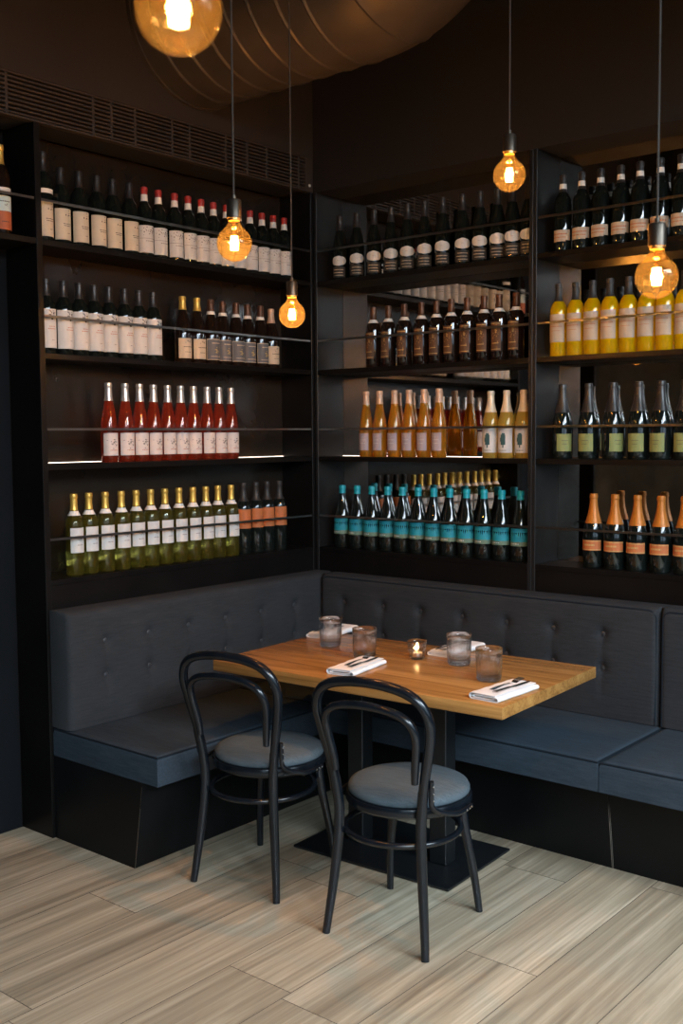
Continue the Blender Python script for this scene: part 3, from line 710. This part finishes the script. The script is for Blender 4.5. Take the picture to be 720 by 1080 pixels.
def napkin_mesh():
    """napkin rolled flat: a spiral cross-section drawn out along Y, with the end layers showing"""
    b = MB(); Ln = .245; th = .0022; path = []
    w = .046
    for k in range(9): a = pi / 2 + pi * k / 8; path.append((-w + .0095 * cos(a), .0108 + .0095 * sin(a)))        # outer left turn
    path = [(w * .9, .0203)] + [(w * .4, .0208)] + [(-w * .5, .0206)] + path + [(w * .3, .0013), (w, .0014)]
    for k in range(1, 8): a = -pi / 2 + pi * k / 8; path.append((w + .0066 * cos(a), .0080 + .0066 * sin(a)))
    path += [(w * .9, .0148), (0, .0152), (-w * .7, .0148)]
    for k in range(1, 8): a = pi / 2 + pi * k / 8; path.append((-w * .8 + .0040 * cos(a), .0108 + .0040 * sin(a)))
    path += [(-w * .5, .0068), (w * .4, .0066), (w * .8, .0100)]
    n = len(path); ny = 14; vs = []; fs = []
    rnd = random.Random(2)
    def off(i):
        a = path[max(0, i - 1)]; c = path[min(n - 1, i + 1)]; d = Vector((c[0] - a[0], c[1] - a[1])).normalized(); return (-d.y, d.x)
    for j in range(ny + 1):
        y = -Ln / 2 + Ln * j / ny; wav = .0010 * sin(j * 1.7)
        for s in (0, 1):
            for i, (x, z) in enumerate(path):
                o = off(i); vs.append((x * (1 + .02 * sin(j * .9)) + o[0] * th * (s - .5), y, max(.0002, z + o[1] * th * (s - .5) + wav * (z / .02))))
    R = 2 * n
    for j in range(ny):
        for i in range(n - 1):
            p = j * R + i; fs.append((p, p + 1, p + R + 1, p + R)); q = p + n; fs.append((q, q + R, q + R + 1, q + 1))
        for i in (0, n - 1): p = j * R + i; fs.append((p, p + R, p + R + n, p + n))
    for j in (0, ny):
        for i in range(n - 1): p = j * R + i; fs.append((p, p + n, p + n + 1, p + 1))
    b.add(vs, fs); return b.mesh('napkin', M['napkin'], 60)
def fork_mesh():
    b = MB(); L = .19
    pts = [(-.0095, 0), (-.0072, .03), (-.0040, .075), (-.0036, .115), (-.0055, .128), (-.0105, .138), (-.0120, .150)]
    poly = []
    tin = []
    for k in range(4):
        x0 = -.0120 + k * .00667; tin += [(x0, .150), (x0 + .0004, .186), (x0 + .0018, .190), (x0 + .0034, .186), (x0 + .0040, .150 if k == 3 else .153)]
    poly = pts[:-1] + tin + [(-x, y) for x, y in reversed(pts[:-1])]
    def tf(p):
        x, y, z = p; bend = .010 * sin(pi * min(1, y / .128)) * .3 + (.006 * ((y - .128) / .062) ** 1 if y > .128 else 0) - (.004 if .12 < y < .15 else 0)
        return (x, y - .095, z + bend)
    # triangulate-safe: handle and head as strips, tines as bars
    hs = [(.0095, 0), (.0072, .03), (.0040, .075), (.0036, .115), (.0055, .128), (.0105, .138), (.0120, .152)]
    for (w0, y0), (w1, y1) in zip(hs, hs[1:]): b.prism([(-w0, y0), (w0, y0), (w1, y1), (-w1, y1)], 0, .0022, tf=tf)
    for k in range(4):
        x0 = -.0120 + k * .00667
        for y0, y1 in ((.151, .170), (.170, .189)): b.prism([(x0, y0), (x0 + .004, y0), (x0 + .0037, y1), (x0 + .0003, y1)], 0, .0020, tf=tf)
    return b.mesh('fork', M['steel'], 50)
def knife_parts():
    b = MB(); hs = [(.0088, 0), (.0082, .04), (.0062, .09)]
    for (w0, y0), (w1, y1) in zip(hs, hs[1:]): b.prism([(-w0, y0), (w0, y0), (w1, y1), (-w1, y1)], 0, .0040, tf=lambda p: (p[0], p[1] - .1, p[2]))
    k = MB(); k.prism([(-.0058, .09), (.0058, .09), (.0095, .11), (.0100, .17), (.006, .195), (-.001, .205), (-.0058, .19)], .0008, .0026, tf=lambda p: (p[0], p[1] - .1, p[2]))
    return b.mesh('handle', M['steel']), k.mesh('blade', M['steel'])
NM, FM = napkin_mesh(), fork_mesh(); KH, KB = knife_parts()
NAPS = [((1.112, -1.052), .16, 'before the chair beside the tall shelving bench', 0),
        ((1.722, -1.045), -.03, 'on the free table corner beside the end tumbler', 0),
        ((.600, -.585), .14, 'at the table end deep in the bench corner', pi),
        ((1.222, -.575), .02, 'on the bench side behind the candle', pi)]
for (x, y), rz, where, flip in NAPS:
    o = tag(link('napkin', NM), f'folded white cloth napkin {where}', 'napkin', 'napkins on the table'); o.location = (x, y, ZT); o.rotation_euler = (0, 0, rz + flip)
    c, s = cos(rz + flip), sin(rz + flip)
    def pos(lx, ly): return (x + c * lx - s * ly, y + s * lx + c * ly)
    f = tag(link('fork', FM), f'steel fork on the white napkin {where}', 'fork', 'forks on the napkins'); f.location = (*pos(-.011, .030), ZT + .0225); f.rotation_euler = (0, 0, rz + flip + .03)
    k = thing('table_knife', f'steel table knife on the white napkin {where}', 'knife', (*pos(.020, .012), ZT + .0225), rz + flip - .02, 'knives on the napkins')
    link('handle', KH, k); link('blade', KB, k)

# ------------------------------------------------------------------ bentwood chairs (face +Y)
def chair():
    t = thing('bentwood_chair', '', 'chair')
    zr = .437                                                  # top of the seat ring
    SY = .022
    b = MB(); b.lathe([(0, zr - .004), (.150, zr - .004), (.150, zr - .030), (.168, zr - .036), (.196, zr - .034), (.2045, zr - .026), (.2055, zr - .012), (.202, zr - .002), (.194, zr), (.15, zr), (0, zr)], 64, (0, SY, 0)); b.build('seat_ring', M['black'], t, 40)
    b = MB(); b.lathe([(0, zr), (.192, zr), (.1965, zr + .005), (.1965, zr + .014), (.191, zr + .024), (.175, zr + .031), (.13, zr + .038), (.07, zr + .042), (0, zr + .043)], 64, (0, SY, 0)); b.build('seat_pad', M['chairfab'], t, 60)
    def stile(sx, z):   # centre line of a rear leg and the hoop above it
        tab = [(.0, .178, -.200), (.10, .168, -.187), (.20, .157, -.176), (.32, .148, -.168), (.405, .146, -.166), (.50, .156, -.172), (.58, .172, -.182), (.66, .191, -.196), (.72, .199, -.207)]
        for (z0, x0, y0), (z1, x1, y1) in zip(tab, tab[1:]):
            if z0 <= z <= z1: k = (z - z0) / (z1 - z0); return (sx * (x0 + (x1 - x0) * k), y0 + (y1 - y0) * k, z)
    for sx in (-1, 1):
        zs = [0, .08, .16, .24, .32, .40, .46, .505]
        b = MB(); b.tube([stile(sx, q) for q in zs], [.0125, .0138, .0150, .0160, .0165, .0168, .0165, .0160], 16, sub=3); b.build('rear_leg', M['black'], t)
        b = MB(); g = [(.170, .194, 0), (.161, .182, .10), (.149, .167, .20), (.134, .154, .30), (.126, .146, .402)]
        b.tube([(sx * x, y, q) for x, y, q in g], [.0115, .0132, .0148, .0162, .0168], 16, sub=3); b.build('front_leg', M['black'], t)
        # bent brace from stile to seat ring
        g = lambda z, dx, dy: (stile(sx, z)[0] + sx * dx, stile(sx, z)[1] + dy, z)
        b = MB()
        pts = [g(.545, .020, .006), g(.515, .0225, .008), g(.485, .0235, .011), g(.458, .027, .016), (sx * .186, -.112, .432), (sx * .2100, -.068, .419), (sx * .2165, -.020, .416), (sx * .2175, .032, .418)]
        b.tube(pts, [.0065, .0080, .0085, .0088, .0088, .0088, .0085, .0070], 12, sub=5); br = b.build('brace', M['black'], t)
        for q in (g(.528, .0292, .008), g(.505, .0312, .010), g(.482, .0322, .012), (sx * .2256, -.012, .417), (sx * .2258, .006, .417), (sx * .2258, .022, .418)):
            s = MB(); s.lathe([(0, -.001), (.0036, -.001), (.0036, .0004), (.002, .0016), (0, .002)], 10); o = s.build('screw', M['screw'], br); o.rotation_euler = (0, sx * pi / 2, 0); o.location = q
    # outer hoop
    up = [(stile(1, z)) for z in (.488, .53, .58, .63, .68)]
    arch = [(.1985, -.210, .722), (.192, -.219, .760), (.172, -.2285, .793), (.135, -.2355, .817), (.075, -.2395, .831), (0, -.2415, .836)]
    half = up + arch
    pts = [(x, y, z) for x, y, z in half] + [(-x, y, z) for x, y, z in reversed(half[:-1])]
    b = MB(); b.tube(pts, [.0150, .0155] + [.0160] * (len(pts) - 4) + [.0155, .0150], 16, sub=4); b.build('back_hoop', M['black'], t)
    # inner hoop: its ends lie against the stiles
    inn = [(.140, -.195, .535), (.1435, -.199, .575), (.150, -.207, .620), (.157, -.217, .665), (.156, -.228, .702), (.140, -.2375, .733), (.104, -.244, .753), (.054, -.248, .763), (0, -.2495, .766)]
    pts = inn + [(-x, y, z) for x, y, z in reversed(inn[:-1])]
    b = MB(); b.tube(pts, [.0105, .0125] + [.0130] * (len(pts) - 4) + [.0125, .0105], 14, sub=4); b.build('inner_hoop', M['black'], t)
    # stretcher ring
    b = MB(); R = .185; cx, cy = 0, -.020
    b.tube([(cx + R * cos(2 * pi * k / 40), cy + R * sin(2 * pi * k / 40), .330) for k in range(40)], .0098, 12, closed=True); b.build('stretcher_ring', M['black'], t)
    return t
ch = chair()
ch.location = (1.506, -1.297, 0); ch.rotation_euler = (0, 0, radians(7.2)); ch['label'] = 'black bentwood chair pulled up to the table nearest its free end'; ch['group'] = 'bentwood chairs at the table'
ch['label'] = 'black bentwood chair at the table, the one farther from the tall shelving bench'
copy_thing(ch, (.880, -1.291, 0), radians(8.6), 'black bentwood chair at the table, the one beside the tall shelving bench', 'bentwood chairs at the table')

# ------------------------------------------------------------------ pendant bulbs
def globe_profile(R):
    # spherical bulb drawn in to a neck at the top; z = 0 is the sphere centre
    p = [(0, -R)]
    for k in range(1, 25):
        a = -pi / 2 + (pi * .80) * k / 24; p.append((R * cos(a), R * sin(a)))
    p += [(R * .44, R * .98), (R * .36, R * 1.12), (R * .33, R * 1.24), (R * .32, R * 1.32)]
    return p
def pendant(label, loc, R, e, rz=0):
    x, y, z = loc
    t = thing('pendant_bulb', label, 'lamp', (x, y, z), rz, 'amber pendant bulbs')
    b = MB(); b.lathe(globe_profile(R), 40); b.build('glass_globe', M['globe'], t, 60)
    b = MB(); n0 = R * 1.27
    b.lathe([(0, n0), (R * .335, n0), (R * .35, n0 + .004), (R * .35, n0 + R * .28), (0, n0 + R * .28)], 24); b.build('screw_cap', M['brass'], t)
    b = MB(); q = n0 + R * .14
    b.lathe([(R * .36, q), (R * .42, q), (R * .42, q + R * .95), (R * .38, q + R * 1.05), (R * .12, q + R * 1.12), (.006, q + R * 1.3), (0, q + R * 1.3)], 24); b.build('socket', M['socket'], t)
    b = MB(); b.tube([(0, 0, q + R * 1.28), (0, 0, H - z - .03)], .0026, 8); b.build('cord', M['cord'], t)
    b = MB(); b.lathe([(0, H - z), (.05, H - z), (.05, H - z - .02), (.02, H - z - .03), (0, H - z - .03)], 24); b.build('ceiling_rose', M['socket'], t)
    b = MB(); b.lathe([(0, R * .42), (R * .05, R * .42), (R * .07, R * .8), (R * .14, R * 1.2), (0, R * 1.25)], 12); b.build('glass_stem', M['globe'], t)
    # cage of upright filament loops
    b = MB(); n = 8; rr = R * .17; pts = []
    for k in range(n):
        a = 2 * pi * k / n; a2 = 2 * pi * (k + .5) / n
        pts += [(rr * cos(a), rr * sin(a), R * .40), (rr * 1.15 * cos(a), rr * 1.15 * sin(a), -R * .36), (rr * 1.15 * cos(a2), rr * 1.15 * sin(a2), -R * .36), (rr * cos(a2), rr * sin(a2), R * .40)]
    b.tube(pts, R * .026, 6, closed=True); b.build('filament', M['filament'], t)
    L = bpy.data.lights.new('bulb_light', 'POINT'); L.energy = e; L.color = (1.0, .50, .16); L.shadow_soft_size = R * .3
    o = link('bulb_light', L); o.location = (x, y, z)
EB = 26
pendant('amber globe bulb hanging before the red-capped bottles, its cord crossing the air duct', (1.405, -1.933, 2.096), .0475, EB)
pendant('lowest and smallest-looking amber globe bulb, hanging near the wall corner', (.955, -1.21, 1.999), .0465, EB * 1.7)
pendant('amber globe bulb hanging highest in view, before the black bulkhead over the mirrored shelving', (1.835, -1.221, 2.337), .0475, EB)
pendant('amber globe bulb hanging before the bright yellow wine bottles', (2.503, -1.705, 1.923), .0475, EB)
pendant('large amber globe bulb close overhead, cut off by the frame top', (2.600, -3.194, 2.041), .0475, EB * .6)

# ------------------------------------------------------------------ ventilation duct
def duct():
    t = thing('ventilation_duct', 'big round metal air duct leaving the wall above the grille, bending up', 'duct', (0, -.774, 3.355))
    r = .36; path = []
    for k in range(25): path.append((.002 + k * .0375, 0, 0))
    for k in range(1, 21): a = pi / 2 * k / 20; path.append((.902 + .37 * sin(a), 0, .37 - .37 * cos(a)))
    for k in range(1, 12): path.append((1.272, 0, .37 + k * .055))
    P_, R_ = [], []
    acc = 0; prev = None
    for i, p in enumerate(path):
        p = Vector(p)
        if prev is not None:
            d = (p - prev).length; n = max(1, int(d / .009))
            for k in range(1, n + 1):
                q = prev.lerp(p, k / n); acc += d / n; P_.append(q); m = acc % .125; R_.append(r + (.005 if m < .0095 else 0))
        else: P_.append(p); R_.append(r)
        prev = p
    b = MB(); b.tube(P_, R_, 64); b.build('duct_pipe', M['duct'], t, 25)
    b = MB(); b.tube([(.001, 0, 0), (.02, 0, 0)], r + .008, 64); b.build('wall_flange', M['duct'], t)
    for x in (.30,):
        b = MB(); b.tube([(x, 0, r - .01), (x, 0, H - 3.355)], .005, 8); b.build('hanger_rod', M['rail'], t)
duct()

# ------------------------------------------------------------------ daylight, camera, colour
SKY = 2.3; DAY = (480, 560, 480)
W = bpy.data.worlds.new('World'); SC.world = W; W.use_nodes = True
wt = NT(W); wt.t = W.node_tree; bg = W.node_tree.nodes['Background']; bg.inputs[1].default_value = 1.0
tc = wt.n('ShaderNodeTexCoord'); sx = wt.n('ShaderNodeSeparateXYZ'); wt.l(tc.outputs['Generated'], sx.inputs[0])
wt.l(wt.ramp(sx.outputs['Z'], [(0, (.25, .25, .24)), (.02, (SKY * .62, SKY * .82, SKY * 1.0))]), bg.inputs[0])
for i, (a, c) in enumerate(WIN):
    L = bpy.data.lights.new('daylight', 'AREA'); L.shape = 'RECTANGLE'; L.size = 2.6; L.size_y = c - a; L.energy = DAY[i]; L.color = (.80, .92, 1.0)
    o = link('daylight', L); o.location = (WX + 1.5, (a + c) / 2, 4.0); o.rotation_euler = (0, radians(52), 0)
    L = bpy.data.lights.new('sky_portal', 'AREA'); L.shape = 'RECTANGLE'; L.size = WZ[1] - WZ[0]; L.size_y = c - a; L.cycles.is_portal = True
    o = link('sky_portal', L); o.location = (WX + .13, (a + c) / 2, (WZ[0] + WZ[1]) / 2); o.rotation_euler = (0, radians(90), 0)

cd = bpy.data.cameras.new('camera'); cam = link('camera', cd); SC.camera = cam
yaw, pitch, roll, f = -.694351, -.0721180, -.00693374, 1123.66
fw = Vector((cos(pitch) * sin(yaw), cos(pitch) * cos(yaw), sin(pitch))); r = Vector((cos(yaw), -sin(yaw), 0)); u = r.cross(fw)
r2 = r * cos(roll) + u * sin(roll); u2 = -r * sin(roll) + u * cos(roll)
cam.matrix_world = Matrix(((r2.x, u2.x, -fw.x, 3.49923), (r2.y, u2.y, -fw.y, -4.00265), (r2.z, u2.z, -fw.z, 1.57706), (0, 0, 0, 1)))
cd.sensor_fit = 'VERTICAL'; cd.sensor_height = 36; cd.sensor_width = 24; cd.lens = f / 1080 * 36; cd.clip_start = .05
cd.dof.use_dof = True; cd.dof.focus_distance = 4.2; cd.dof.aperture_fstop = 5.6
SC.view_settings.view_transform = 'Standard'; SC.view_settings.look = 'None'; SC.view_settings.gamma = 1; SC.view_settings.use_curve_mapping = False
SC.view_settings.exposure = .06
SC.cycles.use_denoising = True
SC.cycles.sample_clamp_indirect = 6
SC.cycles.max_bounces = 12; SC.cycles.transparent_max_bounces = 16
